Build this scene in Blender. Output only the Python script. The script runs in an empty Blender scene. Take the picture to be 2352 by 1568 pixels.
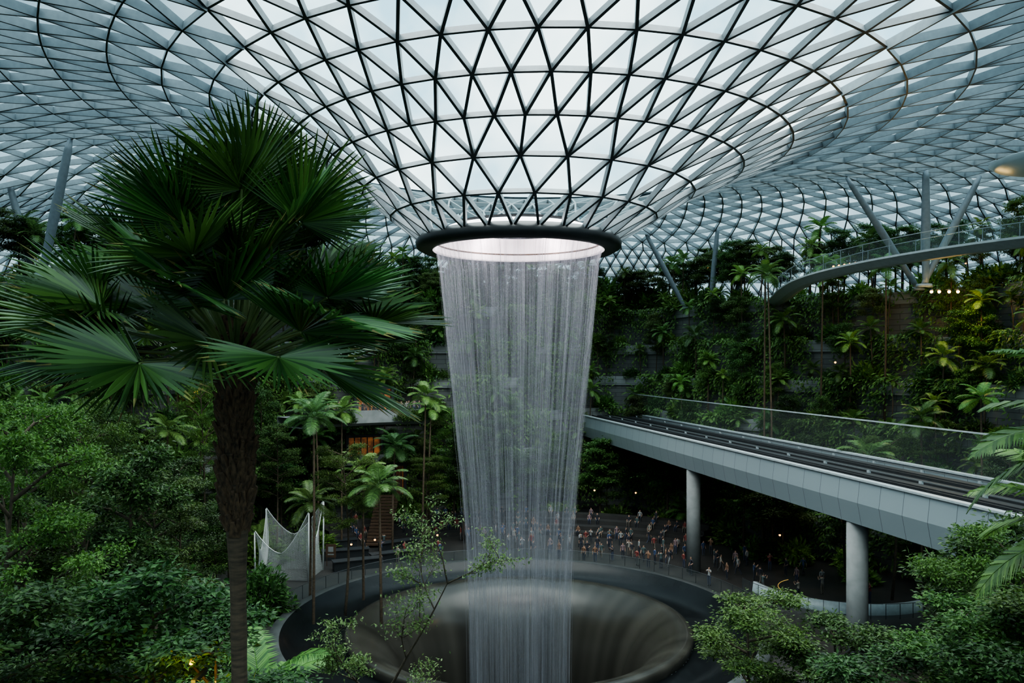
import bpy, math, random
import numpy as np
from mathutils import Vector, Matrix
random.seed(11); rng=np.random.default_rng(11)
S=bpy.context.scene; COL=S.collection
CX,CY=0.5,60.0
rad=math.radians

# ------------------------------------------------------------ materials
def newmat(name):
    m=bpy.data.materials.new(name); m.use_nodes=True
    nt=m.node_tree; nt.nodes.clear()
    out=nt.nodes.new('ShaderNodeOutputMaterial')
    return m,nt,out
def N(nt,t,**k):
    n=nt.nodes.new(t)
    for a,b in k.items(): setattr(n,a,b)
    return n
def ramp(nt,fac,stops,interp='LINEAR'):
    r=N(nt,'ShaderNodeValToRGB'); r.color_ramp.interpolation=interp
    e=r.color_ramp.elements
    while len(e)<len(stops): e.new(0.5)
    for i,(p,c) in enumerate(stops):
        e[i].position=p; e[i].color=(c[0],c[1],c[2],1)
    nt.links.new(fac,r.inputs[0]); return r.outputs[0]
def pbr(name,c1,c2=None,scale=3,rough=.6,metal=0,emit=0,bump=0,stretch=(1,1,1),spec=.5):
    m,nt,out=newmat(name)
    p=N(nt,'ShaderNodeBsdfPrincipled'); p.inputs['Roughness'].default_value=rough
    p.inputs['Metallic'].default_value=metal
    p.inputs['Specular IOR Level'].default_value=spec
    if c2 is None: c2=tuple(x*.8 for x in c1)
    tc=N(nt,'ShaderNodeTexCoord'); mp=N(nt,'ShaderNodeMapping'); mp.inputs['Scale'].default_value=stretch
    nz=N(nt,'ShaderNodeTexNoise'); nz.inputs['Scale'].default_value=scale; nz.inputs['Detail'].default_value=5
    nt.links.new(tc.outputs['Object'],mp.inputs[0]); nt.links.new(mp.outputs[0],nz.inputs['Vector'])
    col=ramp(nt,nz.outputs['Fac'],[(.3,c2),(.7,c1)])
    nt.links.new(col,p.inputs['Base Color'])
    if emit:
        nt.links.new(col,p.inputs['Emission Color']); p.inputs['Emission Strength'].default_value=emit
    if bump:
        b=N(nt,'ShaderNodeBump'); b.inputs['Strength'].default_value=bump
        nt.links.new(nz.outputs['Fac'],b.inputs['Height']); nt.links.new(b.outputs[0],p.inputs['Normal'])
    nt.links.new(p.outputs[0],out.inputs[0]); return m
def foliage(name,c1,c2,trans=.3,rough=.42,mul=1.35,spec=.35):
    c1=tuple(x*mul for x in c1);c2=tuple(x*mul for x in c2)
    m,nt,out=newmat(name)
    g=N(nt,'ShaderNodeNewGeometry'); oi=N(nt,'ShaderNodeObjectInfo')
    stops=[(0,c1),(.85,c2)]
    col=ramp(nt,g.outputs['Random Per Island'],stops)
    hs=N(nt,'ShaderNodeHueSaturation'); hs.inputs['Saturation'].default_value=.94
    mr=N(nt,'ShaderNodeMapRange'); mr.inputs[3].default_value=.55; mr.inputs[4].default_value=1.35
    nt.links.new(oi.outputs['Random'],mr.inputs[0]); nt.links.new(mr.outputs[0],hs.inputs['Value'])
    ml=N(nt,'ShaderNodeMath',operation='MULTIPLY'); ml.inputs[1].default_value=7.31
    fr=N(nt,'ShaderNodeMath',operation='FRACT'); nt.links.new(oi.outputs['Random'],ml.inputs[0]); nt.links.new(ml.outputs[0],fr.inputs[0])
    mr2=N(nt,'ShaderNodeMapRange'); mr2.inputs[3].default_value=.478; mr2.inputs[4].default_value=.512
    nt.links.new(fr.outputs[0],mr2.inputs[0]); nt.links.new(mr2.outputs[0],hs.inputs['Hue'])
    nt.links.new(col,hs.inputs['Color'])
    p=N(nt,'ShaderNodeBsdfPrincipled'); p.inputs['Roughness'].default_value=rough
    p.inputs['Specular IOR Level'].default_value=spec
    t=N(nt,'ShaderNodeBsdfTranslucent'); mx=N(nt,'ShaderNodeMixShader'); mx.inputs[0].default_value=trans
    nt.links.new(hs.outputs[0],p.inputs['Base Color']); nt.links.new(hs.outputs[0],t.inputs['Color'])
    nt.links.new(p.outputs[0],mx.inputs[1]); nt.links.new(t.outputs[0],mx.inputs[2]); nt.links.new(mx.outputs[0],out.inputs[0])
    return m
def glassm(name,tint,alpha,diff=(.7,.8,.85),rough=.2):
    m,nt,out=newmat(name)
    t=N(nt,'ShaderNodeBsdfTransparent'); t.inputs[0].default_value=(*tint,1)
    p=N(nt,'ShaderNodeBsdfPrincipled'); p.inputs['Base Color'].default_value=(*diff,1); p.inputs['Roughness'].default_value=rough
    mx=N(nt,'ShaderNodeMixShader'); mx.inputs[0].default_value=alpha
    nt.links.new(t.outputs[0],mx.inputs[1]); nt.links.new(p.outputs[0],mx.inputs[2]); nt.links.new(mx.outputs[0],out.inputs[0])
    return m

M={}
M['clear']=glassm('clear_roof_glass',(.92,.98,.99),.01)
m,nt,out=newmat('fritted_roof_glass')
g=N(nt,'ShaderNodeNewGeometry')
t=N(nt,'ShaderNodeBsdfTransparent'); col=ramp(nt,g.outputs['Random Per Island'],[(0,(.18,.245,.28)),(1,(.33,.405,.44))])
nt.links.new(col,t.inputs[0])
tl=N(nt,'ShaderNodeBsdfTranslucent'); tl.inputs[0].default_value=(.14,.17,.185,1)
mx=N(nt,'ShaderNodeMixShader'); mx.inputs[0].default_value=.35
nt.links.new(t.outputs[0],mx.inputs[1]); nt.links.new(tl.outputs[0],mx.inputs[2]); nt.links.new(mx.outputs[0],out.inputs[0])
M['frit']=m
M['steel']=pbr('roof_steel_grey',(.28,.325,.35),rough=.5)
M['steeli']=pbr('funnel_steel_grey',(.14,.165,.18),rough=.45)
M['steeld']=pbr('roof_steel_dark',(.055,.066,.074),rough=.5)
M['colsteel']=pbr('column_steel',(.20,.24,.27),rough=.45)
M['bark']=pbr('bark',(.10,.075,.05),(.04,.03,.02),8,.9,bump=.5)
M['fibre']=pbr('palm_fibre',(.15,.09,.048),(.03,.019,.012),9,.95,bump=.8,stretch=(3,3,1))
M['palmtrunk']=pbr('palm_trunk_bark',(.13,.09,.056),(.05,.036,.024),5,.9,bump=.6,stretch=(1,1,6))
M['fan']=foliage('fan_leaf',(.017,.056,.011),(.060,.148,.024),.20,.27,1.45,.65)
M['tip']=pbr('dry_leaf_tip',(.24,.25,.06),(.15,.10,.03),9,.7)
M['petiole']=pbr('petiole_green',(.17,.22,.07),(.09,.14,.045),4,.5)
M['f1']=foliage('leaf_deep_green',(.015,.050,.014),(.06,.14,.032),mul=1.5)
M['f2']=foliage('leaf_mid_green',(.03,.08,.018),(.10,.195,.038),mul=1.5)
M['f3']=foliage('leaf_yellow_green',(.045,.115,.02),(.135,.25,.042),.35,mul=1.4)
M['f4']=foliage('leaf_olive',(.045,.085,.025),(.125,.178,.052),mul=1.4)
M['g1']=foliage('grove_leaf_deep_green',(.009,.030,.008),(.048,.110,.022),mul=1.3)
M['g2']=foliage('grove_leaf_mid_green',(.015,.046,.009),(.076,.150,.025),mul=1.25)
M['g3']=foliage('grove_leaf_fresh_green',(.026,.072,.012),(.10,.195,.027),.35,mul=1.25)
M['creep']=foliage('creeper_leaf',(.018,.056,.013),(.095,.20,.038),mul=1.5)
M['soil']=pbr('dark_soil',(.02,.03,.014),(.01,.016,.008),2,.95)
M['floor']=pbr('dark_plaza_paving',(.046,.042,.039),(.026,.025,.025),.6,.45)
M['black']=pbr('polished_black_stone',(.010,.012,.013),(.007,.008,.009),1,.22,spec=.22)
M['kerb']=pbr('grey_kerb_stone',(.085,.09,.09),(.05,.055,.055),1,.45)
M['blackm']=pbr('collar_black_metal',(.02,.024,.027),rough=.4)
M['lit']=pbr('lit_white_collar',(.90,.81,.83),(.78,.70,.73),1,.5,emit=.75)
M['conc']=pbr('pale_concrete',(.26,.27,.27),(.19,.20,.20),1.2,.75)
M['cover']=pbr('pale_coping_metal',(.46,.51,.53),rough=.35)
M['saucer']=pbr('cool_white_panel',(.55,.62,.65),(.50,.57,.60),1,.3)
M['deck']=pbr('pale_bridge_deck',(.36,.40,.41),rough=.4)
M['track']=pbr('dark_track_bed',(.030,.033,.037),(.018,.02,.022),2,.6)
M['rail']=pbr('rail_steel',(.3,.32,.33),rough=.35,metal=.6)
M['raild']=pbr('dark_rail_steel',(.10,.11,.115),rough=.35,metal=.5)
M['rglass']=glassm('railing_glass',(.90,.96,.96),.03)
M['streakglass']=glassm('train_streak_glass',(.99,.995,.995),.02,(.75,.85,.85))
M['white']=pbr('white_net_cord',(.60,.62,.61),rough=.6)
M['warm']=pbr('warm_lamp',(1,.50,.12),(1,.45,.10),1,.5,emit=5)
M['warmd']=pbr('warm_shop_interior',(.50,.19,.055),(.05,.022,.012),1.4,.5,emit=.28)
M['yellow']=pbr('yellow_lamp',(1,.66,.07),(1,.55,.04),1,.5,emit=2.2)
M['gold']=pbr('gold_lit_handrail',(.8,.52,.12),(.6,.38,.08),1,.5,emit=.5)
M['wood']=pbr('brown_wood',(.09,.05,.028),(.05,.03,.018),3,.6)
M['skin']=pbr('skin',(.40,.24,.17),(.34,.20,.14),4,.6)
M['hair']=pbr('hair',(.02,.015,.012),rough=.6)
M['shoe']=pbr('shoe',(.05,.05,.055),rough=.6)
def cloth(name,stops,mul):
    m,nt,out=newmat(name); oi=N(nt,'ShaderNodeObjectInfo')
    a=N(nt,'ShaderNodeMath',operation='MULTIPLY'); a.inputs[1].default_value=mul
    b=N(nt,'ShaderNodeMath',operation='FRACT'); nt.links.new(oi.outputs['Random'],a.inputs[0]); nt.links.new(a.outputs[0],b.inputs[0])
    c=ramp(nt,b.outputs[0],stops,'CONSTANT')
    p=N(nt,'ShaderNodeBsdfPrincipled'); p.inputs['Roughness'].default_value=.85
    nt.links.new(c,p.inputs['Base Color']); nt.links.new(p.outputs[0],out.inputs[0]); return m
M['shirt']=cloth('shirt',[(0,(.27,.27,.27)),(.13,(.03,.03,.04)),(.45,(.2,.045,.04)),(.52,(.05,.08,.16)),(.64,(.27,.25,.22)),(.7,(.2,.11,.07)),(.8,(.07,.1,.1)),(.93,(.22,.15,.16))],1)
M['pants']=cloth('trousers',[(0,(.03,.035,.05)),(.4,(.05,.06,.10)),(.6,(.14,.12,.10)),(.8,(.08,.08,.08)),(.94,(.17,.17,.17))],5.7)
def blockmat(name,c1,c2,cm,bw,bh,scale=1,rough=.8):
    m,nt,out=newmat(name); uv=N(nt,'ShaderNodeUVMap'); br=N(nt,'ShaderNodeTexBrick')
    br.inputs['Color1'].default_value=(*c1,1); br.inputs['Color2'].default_value=(*c2,1); br.inputs['Mortar'].default_value=(*cm,1)
    br.inputs['Scale'].default_value=scale; br.inputs['Brick Width'].default_value=bw; br.inputs['Row Height'].default_value=bh
    br.inputs['Mortar Size'].default_value=.03
    nt.links.new(uv.outputs[0],br.inputs['Vector'])
    p=N(nt,'ShaderNodeBsdfPrincipled'); p.inputs['Roughness'].default_value=rough
    nt.links.new(br.outputs['Color'],p.inputs['Base Color']); nt.links.new(p.outputs[0],out.inputs[0]); return m
M['block']=blockmat('grey_stone_blocks',(.16,.165,.16),(.12,.125,.122),(.06,.06,.06),2.2,.6)
M['blockl']=blockmat('pale_stone_band',(.27,.28,.275),(.22,.23,.228),(.12,.12,.12),2.2,.65)
m=blockmat('grey_cladding_panels',(.27,.32,.34),(.25,.30,.32),(.08,.09,.1),2.0,8.0,rough=.35)
for n in m.node_tree.nodes:
    if n.type=='TEX_BRICK': n.offset=0; n.inputs['Mortar Size'].default_value=.02
M['girder']=m
m,nt,out=newmat('acrylic_funnel')
tc=N(nt,'ShaderNodeTexCoord'); sx=N(nt,'ShaderNodeSeparateXYZ'); nt.links.new(tc.outputs['Object'],sx.inputs[0])
at=N(nt,'ShaderNodeMath',operation='ARCTAN2'); nt.links.new(sx.outputs[1],at.inputs[0]); nt.links.new(sx.outputs[0],at.inputs[1])
cb=N(nt,'ShaderNodeCombineXYZ'); nt.links.new(at.outputs[0],cb.inputs[0])
nz=N(nt,'ShaderNodeTexNoise'); nz.inputs['Scale'].default_value=5; nz.inputs['Detail'].default_value=1; nt.links.new(cb.outputs[0],nz.inputs['Vector'])
col=ramp(nt,nz.outputs['Fac'],[(.3,(.020,.019,.016)),(.72,(.050,.048,.040))])  # radial highlights painted into the colour as lighter streaks
p=N(nt,'ShaderNodeBsdfPrincipled'); p.inputs['Roughness'].default_value=.24; p.inputs['Specular IOR Level'].default_value=.42; nt.links.new(col,p.inputs['Base Color'])
nt.links.new(p.outputs[0],out.inputs[0]); M['acryl']=m
def watermat(name,lo,hi,streak=False):
    m,nt,out=newmat(name); g=N(nt,'ShaderNodeNewGeometry')
    col=ramp(nt,g.outputs['Random Per Island'],[(0,lo),(1,hi)])
    d=N(nt,'ShaderNodeBsdfDiffuse'); t=N(nt,'ShaderNodeBsdfTranslucent'); nt.links.new(col,d.inputs[0]); nt.links.new(col,t.inputs[0])
    a=N(nt,'ShaderNodeMixShader'); a.inputs[0].default_value=.5; nt.links.new(d.outputs[0],a.inputs[1]); nt.links.new(t.outputs[0],a.inputs[2])
    if streak:
        tc=N(nt,'ShaderNodeTexCoord'); sx=N(nt,'ShaderNodeSeparateXYZ'); nt.links.new(tc.outputs['Object'],sx.inputs[0])
        at=N(nt,'ShaderNodeMath',operation='ARCTAN2'); nt.links.new(sx.outputs[1],at.inputs[0]); nt.links.new(sx.outputs[0],at.inputs[1])
        zz=N(nt,'ShaderNodeMath',operation='MULTIPLY'); zz.inputs[1].default_value=.004; nt.links.new(sx.outputs[2],zz.inputs[0])
        cb=N(nt,'ShaderNodeCombineXYZ'); nt.links.new(at.outputs[0],cb.inputs[0]); nt.links.new(zz.outputs[0],cb.inputs[1])
        nz=N(nt,'ShaderNodeTexNoise'); nz.inputs['Scale'].default_value=16; nz.inputs['Detail'].default_value=5; nz.inputs['Roughness'].default_value=.6
        nt.links.new(cb.outputs[0],nz.inputs['Vector'])
        mr=N(nt,'ShaderNodeMapRange'); mr.inputs[1].default_value=.40; mr.inputs[2].default_value=.72; mr.inputs[3].default_value=.06; mr.inputs[4].default_value=.42
        nt.links.new(nz.outputs['Fac'],mr.inputs[0])
        tr=N(nt,'ShaderNodeBsdfTransparent'); b=N(nt,'ShaderNodeMixShader'); nt.links.new(mr.outputs[0],b.inputs[0])
        nt.links.new(tr.outputs[0],b.inputs[1]); nt.links.new(a.outputs[0],b.inputs[2]); nt.links.new(b.outputs[0],out.inputs[0])
    else: nt.links.new(a.outputs[0],out.inputs[0])
    return m
M['water']=watermat('falling_water',(.40,.41,.45),(.70,.70,.75))
M['mist']=watermat('thin_water_veil',(.36,.38,.43),(.36,.38,.43),True)

# ------------------------------------------------------------ mesh builder
class MB:
    def __init__(s): s.v=[]; s.f=[]; s.m=[]; s.n=0
    def add(s,V,F,mi=0):
        V=np.asarray(V,float).reshape(-1,3)
        s.v.append(V); o=s.n
        if isinstance(F,np.ndarray): s.f.extend((F+o).tolist()); k=len(F)
        else: s.f.extend([[i+o for i in f] for f in F]); k=len(F)
        if isinstance(mi,int): s.m.extend([mi]*k)
        else: s.m.extend(list(mi))
        s.n+=len(V)
    def tube(s,pts,r,sides=6,mi=0,cap=True):
        pts=[Vector(p) for p in pts]; n=len(pts)
        if not hasattr(r,'__len__'): r=[r]*n
        V=[];F=[]; ref=None
        for i,p in enumerate(pts):
            d=(pts[min(i+1,n-1)]-pts[max(i-1,0)])
            if d.length<1e-9: d=Vector((0,0,1))
            d.normalize()
            if ref is None: ref=Vector((1,0,0)) if abs(d.x)<.8 else Vector((0,1,0))
            a=d.cross(ref).normalized(); b=d.cross(a)
            for k in range(sides):
                t=2*math.pi*k/sides; V.append(p+(a*math.cos(t)+b*math.sin(t))*r[i])
        for i in range(n-1):
            for k in range(sides):
                k2=(k+1)%sides; F.append([i*sides+k,i*sides+k2,(i+1)*sides+k2,(i+1)*sides+k])
        if cap: F.append(list(range(sides))[::-1]); F.append([(n-1)*sides+k for k in range(sides)])
        s.add([tuple(v) for v in V],F,mi)
    def box(s,c,d,rz=0,mi=0):
        cx,cy,cz=c; x,y,z=[q/2 for q in d]; V=[]
        for a,b,e in [(-1,-1,-1),(1,-1,-1),(1,1,-1),(-1,1,-1),(-1,-1,1),(1,-1,1),(1,1,1),(-1,1,1)]:
            X,Y=a*x,b*y; V.append((cx+X*math.cos(rz)-Y*math.sin(rz),cy+X*math.sin(rz)+Y*math.cos(rz),cz+e*z))
        s.add(V,[[0,3,2,1],[4,5,6,7],[0,1,5,4],[1,2,6,5],[2,3,7,6],[3,0,4,7]],mi)
    def lathe(s,prof,n=96,a0=0,a1=360,c=(0,0),mi=0,wob=None):
        full=abs(a1-a0)>=360; cols=n if full else n+1
        V=[]
        for i in range(cols):
            a=rad(a0+(a1-a0)*i/n); w=wob(a) if wob else 0
            for (r,z) in prof: V.append((c[0]+(r+w)*math.cos(a),c[1]+(r+w)*math.sin(a),z))
        k=len(prof);F=[];MI=[]
        for i in range(n):
            j=(i+1)%cols
            for q in range(k-1):
                F.append([i*k+q,j*k+q,j*k+q+1,i*k+q+1]); MI.append(mi if isinstance(mi,int) else mi[q])
        s.add(V,F,MI)
    def leaves(s,P,D,U,L,W,mi=0):
        P=np.asarray(P);D=D/np.linalg.norm(D,axis=1,keepdims=True)
        side=np.cross(D,U); side/=np.linalg.norm(side,axis=1,keepdims=True)+1e-9
        up=np.cross(side,D); L=L[:,None];W=W[:,None]
        V=np.stack([P,P+D*L*.45+side*W*.5+up*W*.12,P+D*L,P+D*L*.45-side*W*.5+up*W*.12],1).reshape(-1,3)
        F=np.arange(len(P)*4).reshape(-1,4); s.add(V,F,mi)
    def mesh(s,name,mats,smooth=False):
        me=bpy.data.meshes.new(name); V=np.concatenate(s.v)
        me.from_pydata(V.tolist(),[],s.f)
        for q in mats: me.materials.append(q)
        me.polygons.foreach_set('material_index',s.m)
        if smooth: me.polygons.foreach_set('use_smooth',[True]*len(s.f))
        me.update(); return me
def link(o,parent=None):
    COL.objects.link(o)
    if parent is not None: o.parent=parent
    return o
def obj(name,me,parent=None,loc=None,**props):
    o=bpy.data.objects.new(name,me); link(o,parent)
    if loc: o.location=loc
    for k,v in props.items(): o[k]=v
    return o
def empty(name,loc=(0,0,0),rz=0,sc=1,**props):
    o=bpy.data.objects.new(name,None); link(o); o.location=loc; o.rotation_euler=(0,0,rz)
    o.scale=sc if hasattr(sc,'__len__') else (sc,sc,sc)
    o.empty_display_size=.3
    for k,v in props.items(): o[k]=v
    return o

# ------------------------------------------------------------ roof
prof=[(7.3,29.4),(9.9,31.1),(12.3,32.85),(15.3,34.4),(18.2,35.8),(21.2,36.9),(24.3,37.75),(27.6,38.35),(31,38.8),(34.4,39.0),(37.8,39.05),(41.2,38.95),(44.6,38.7),(48,38.3),(51.4,37.7),(54.6,36.9),(57.8,36.0),(61,34.9),(64,33.7),(67,32.3),(70,30.7),(73,28.8),(76,26.6),(79,24),(82,20.7),(85,16.5),(88,10)]
rings=[];n=27;off=0.0
P=[];NR=[];cnt=0
for j,(r,z) in enumerate(prof):
    a=prof[max(j-1,0)];b=prof[min(j+1,len(prof)-1)]
    tx,tz=b[0]-a[0],b[1]-a[1]; l=math.hypot(tx,tz)
    nr,nz_=tz/l,-tx/l
    dbl=j in (3,8,15)
    if dbl: n*=2
    elif j>0: off+=math.pi/n
    ids=[]; sx_=min(3.4,max(0,(r-7.3)*.145)); sx_*=max(0,min(1,(90-r)/45))
    for i in range(n):
        t=off+2*math.pi*i/n
        P.append((CX+sx_+r*math.cos(t),CY+r*math.sin(t),z)); NR.append((nr*math.cos(t),nr*math.sin(t),nz_)); ids.append(cnt);cnt+=1
    rings.append((n,dbl,ids))
P=np.array(P);NR=np.array(NR)
# gentle undulation of the outer shell
rr_=np.hypot(P[:,0]-CX,P[:,1]-CY);th_=np.arctan2(P[:,1]-CY,P[:,0]-CX)
P[:,2]+=np.clip((rr_-26)/20,0,1)*np.clip((86-rr_)/15,0,1)*(.55*np.sin(th_*6+rr_*.09)+.35*np.sin(th_*11-rr_*.15))
def isclear(c):   # clear glazed bay around the funnel
    x,y=c[...,0]-CX-1.2,c[...,1]-CY
    r=np.hypot(x,y)
    return (r<20.5)|((np.abs(x-1)<18.5)&(y<-10)&(r<38))
tris=[];edges=[];ek=[]
for j in range(len(rings)):
    n_,_,ids=rings[j]
    for i in range(n_): edges.append((ids[i],ids[(i+1)%n_])); ek.append((j,0))
    if j==0: continue
    n0,_,a=rings[j-1]; nn,dbl,b=rings[j]
    for i in range(n0):
        i2=(i+1)%n0
        if dbl:
            p0=b[2*i];p1=b[(2*i+1)%nn];p2=b[(2*i+2)%nn]
            tris+= [(a[i],p1,p0),(a[i],a[i2],p1),(a[i2],p2,p1)]
            edges+=[(a[i],p0),(a[i],p1),(a[i2],p1)]; ek+=[(j,1)]*3
        else:
            tris+=[(a[i],a[i2],b[i]),(b[i],b[(i-1)%nn],a[i])]
            edges+=[(a[i],b[i]),(a[i2],b[i])]; ek+=[(j,1)]*2
T=P[np.array(tris)]
tm=np.where(isclear(T.mean(1)),0,1).tolist()
mb=MB(); mb.add(T.reshape(-1,3),np.arange(len(tris)*3).reshape(-1,3),tm)
obj('ceiling',mb.mesh('ceiling',[M['clear'],M['frit']]),kind='structure',label='domed triangulated glass roof dipping into a central funnel')
E=np.array(edges);EK=np.array(ek)
p=P[E[:,0]];q=P[E[:,1]];nn=NR[E[:,0]]+NR[E[:,1]];nn/=np.linalg.norm(nn,axis=1,keepdims=True)
d=q-p;d/=np.linalg.norm(d,axis=1,keepdims=True);sd=np.cross(d,nn);sd/=np.linalg.norm(sd,axis=1,keepdims=True)
inner=isclear((p+q)/2)
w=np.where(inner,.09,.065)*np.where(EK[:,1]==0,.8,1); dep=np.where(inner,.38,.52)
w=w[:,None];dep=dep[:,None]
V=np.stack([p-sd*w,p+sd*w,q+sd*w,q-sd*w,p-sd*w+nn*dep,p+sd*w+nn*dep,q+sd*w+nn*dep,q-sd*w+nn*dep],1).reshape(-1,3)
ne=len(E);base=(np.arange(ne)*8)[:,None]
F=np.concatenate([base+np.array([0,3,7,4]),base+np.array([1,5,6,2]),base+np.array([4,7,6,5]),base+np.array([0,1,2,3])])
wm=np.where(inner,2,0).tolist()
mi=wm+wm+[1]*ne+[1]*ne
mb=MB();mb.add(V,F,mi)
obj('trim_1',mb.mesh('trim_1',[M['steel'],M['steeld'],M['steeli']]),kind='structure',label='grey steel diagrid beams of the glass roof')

# ------------------------------------------------------------ oculus collar
col=empty('oculus_collar',(CX,CY,28.5),label='black ring collar under the glass funnel, lit white inside',category='ceiling oculus')
mb=MB();mb.lathe([(6.55,0),(7.3,-.1),(7.75,.15),(7.85,.55),(7.6,.95),(7.2,1.05),(6.7,.95),(6.5,.6)],128);obj('ring_beam',mb.mesh('ring_beam',[M['blackm']],True),col)
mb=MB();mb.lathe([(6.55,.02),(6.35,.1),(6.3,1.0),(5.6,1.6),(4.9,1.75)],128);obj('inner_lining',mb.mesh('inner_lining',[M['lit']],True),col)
mb=MB();mb.lathe([(4.9,1.7),(4.75,1.75),(4.75,1.95),(4.9,1.95)],96);obj('inner_lip',mb.mesh('inner_lip',[M['blackm']],True),col)
mb=MB();mb.lathe([(6.28,.55),(6.2,.55),(6.2,.65),(6.28,.65)],96);obj('inner_rail',mb.mesh('inner_rail',[M['wood']],True),col)
for k in range(6):
    a=k*math.pi/3; L=bpy.data.lights.new('collar_light','POINT'); L.energy=230; L.color=(1,.9,.93); L.shadow_soft_size=.5
    o=obj('collar_light',L,col); o.location=(5.2*math.cos(a),5.2*math.sin(a),.6)

# ------------------------------------------------------------ waterfall
WP=[(28.6,6.35),(27.6,6.1),(26,5.95),(24,5.75),(21,5.45),(17.7,5.1),(14,4.75),(11,4.4),(6,4.0),(1,3.8),(-4,3.7),(-10,3.65)]
wf=empty('waterfall',(CX,CY,0),label='tall ring-shaped curtain of falling white water strands',category='waterfall')
mb=MB()
ang=[]
while len(ang)<440:
    a=random.uniform(0,2*math.pi)
    dens=.5+.25*math.sin(a*5+1)+.2*math.sin(a*13)+.2*math.sin(a*29+2)
    if random.random()<dens: ang.append(a)
for a in ang:
    dr=random.gauss(0,.11); wd=random.choice([.0012,.002,.003,.0035,.005])
    pts=[];rr=[]
    for (z,r) in WP:
        f=(28.6-z)/38; r2=r+dr*(.3+1.9*f)
        pts.append((r2*math.cos(a),r2*math.sin(a),z)); rr.append(wd*(1-.25*f))
    mb.tube(pts,rr,3,0,False)
obj('water_strands',mb.mesh('water_strands',[M['water']],True),wf,kind='stuff')
mb=MB();mb.lathe([(r-.05,z) for z,r in WP][::-1],160);obj('water_veil',mb.mesh('water_veil',[M['mist']],True),wf)

# ------------------------------------------------------------ floor, basin
mb=MB();mb.lathe([(17.6,0),(68,0)],96,c=(CX,CY));obj('floor',mb.mesh('floor',[M['floor']]),kind='structure',label='dark paved plaza floor around the basin')
bs=empty('vortex_basin',(CX,CY,0),label='round black stone basin with a clear acrylic funnel well',category='fountain basin')
mb=MB();mb.lathe([(18.4,0),(18.4,.45),(17.6,.5)],128);obj('kerb',mb.mesh('kerb',[M['kerb']],True),bs)
mb=MB();mb.lathe([(17.6,.5),(17.2,.2),(16.6,-.5),(14.2,-.9),(13.0,-.6)],128);obj('stone_trough',mb.mesh('stone_trough',[M['black']],True),bs)
mb=MB();mb.lathe([(13.0,-.6),(13.1,-.1),(12.95,.12),(12.5,.15),(11.8,-.05),(10.9,-.55),(10,-1.3),(9.2,-2.5),(8.6,-4.2),(8.1,-6.5),(7.9,-9),(7.8,-12)],160);obj('acrylic_funnel',mb.mesh('acrylic_funnel',[M['acryl']],True),bs)
mb=MB();mb.lathe([(0.01,-11.9),(7.8,-11.9)],48);obj('well_bottom',mb.mesh('well_bottom',[M['black']]),bs)
def balustrade(c,r,a0,a1,z,h,label,nposts=36,handmat='raild'):
    e=empty('glass_balustrade',(c[0],c[1],z),label=label,category='railing')
    mb=MB();mb.lathe([(r,.08),(r,h-.05)],64,a0,a1);obj('glass_panel',mb.mesh('glass_panel',[M['rglass']]),e)
    mb=MB();pts=[(r*math.cos(rad(a0+(a1-a0)*i/64)),r*math.sin(rad(a0+(a1-a0)*i/64)),h) for i in range(65)];mb.tube(pts,.025,6);obj('handrail',mb.mesh('handrail',[M[handmat]],True),e)
    mb=MB();mb.box((0,0,h/2),(.04,.04,h));pm=mb.mesh('post',[M['raild']])
    for i in range(nposts):
        a=rad(a0+(a1-a0)*i/(nposts-1));o=obj('post',pm,e);o.location=(r*math.cos(a),r*math.sin(a),0);o.rotation_euler=(0,0,a)
balustrade((CX,CY),19.3,10,175,0,1.15,'curved clear glass balustrade around the basin')
balustrade((26,66),3.4,120,190,0,.9,'curved glass balustrade with gold lit handrail on a ramp',10,'gold')
mb=MB();mb.lathe([(7.6,0),(7.6,.8),(8.0,.85),(8.1,0)],48,190,300,(29,70));obj('curved_ramp_wall',mb.mesh('crw',[M['cover']],True),label='curved pale ramp parapet on the plaza',category='ramp wall')
balustrade((29,70),9.0,190,300,0,1.2,'curved glass balustrade beside the plaza ramp',16)

# ------------------------------------------------------------ terraces
RK=[37.5,39.3,41.0,42.8,44.8,47.0]; ZK=[4.5,9.0,13.5,18.0,22.5,27.5]
def wob(a):
    dg=(math.degrees(a)+360)%360
    return .9*math.sin(3*a+1)+.6*math.sin(7*a)+15*math.exp(-((dg-74)/11)**2)
mb=MB();prof2=[];mi=[]
z0=0
for k in range(6):
    r,z=RK[k],ZK[k]
    prof2+=[(r,z0),(r,z-1.3),(r-.35,z-1.3),(r-.35,z),(r-.1,z),(r-.1,z-.2)]
    mi+=[0,1,1,1,1,2]
    z0=z-.2
prof2+=[(50,27.3),(64,27.3)]
mi=(mi+[2,2])[:len(prof2)-1]
mb.lathe(prof2,260,-38,218,(CX,CY),mi,wob)
me=mb.mesh('wall_north',[M['block'],M['blockl'],M['soil']])
uv=me.uv_layers.new(name='UVMap')
co=np.empty(len(me.vertices)*3);me.vertices.foreach_get('co',co);co=co.reshape(-1,3)
li=np.empty(len(me.loops),int);me.loops.foreach_get('vertex_index',li)
vv=co[li];uvs=np.stack([np.arctan2(-(vv[:,0]-CX),(vv[:,1]-CY))*42,vv[:,2]],1)
uv.data.foreach_set('uv',uvs.reshape(-1))
obj('wall_north',me,kind='structure',label='tiered grey stone planter terraces ringing the valley')
mb=MB();mb.lathe([(60,27.25),(89,27.25)],96,-38,218,(CX,CY));obj('floor_upper',mb.mesh('floor_upper',[M['soil']]),kind='structure',label='upper garden level')
def zhill(r): return max(0,min(12,(r-36)*.5))
mb=MB();mb.lathe([(r,zhill(r)-.03) for r in (34,36,40,45,50,55,60,75,89)],64,200,340,(CX,CY));obj('floor_south',mb.mesh('floor_south',[M['soil']]),kind='structure',label='dark planted hillside')
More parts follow.
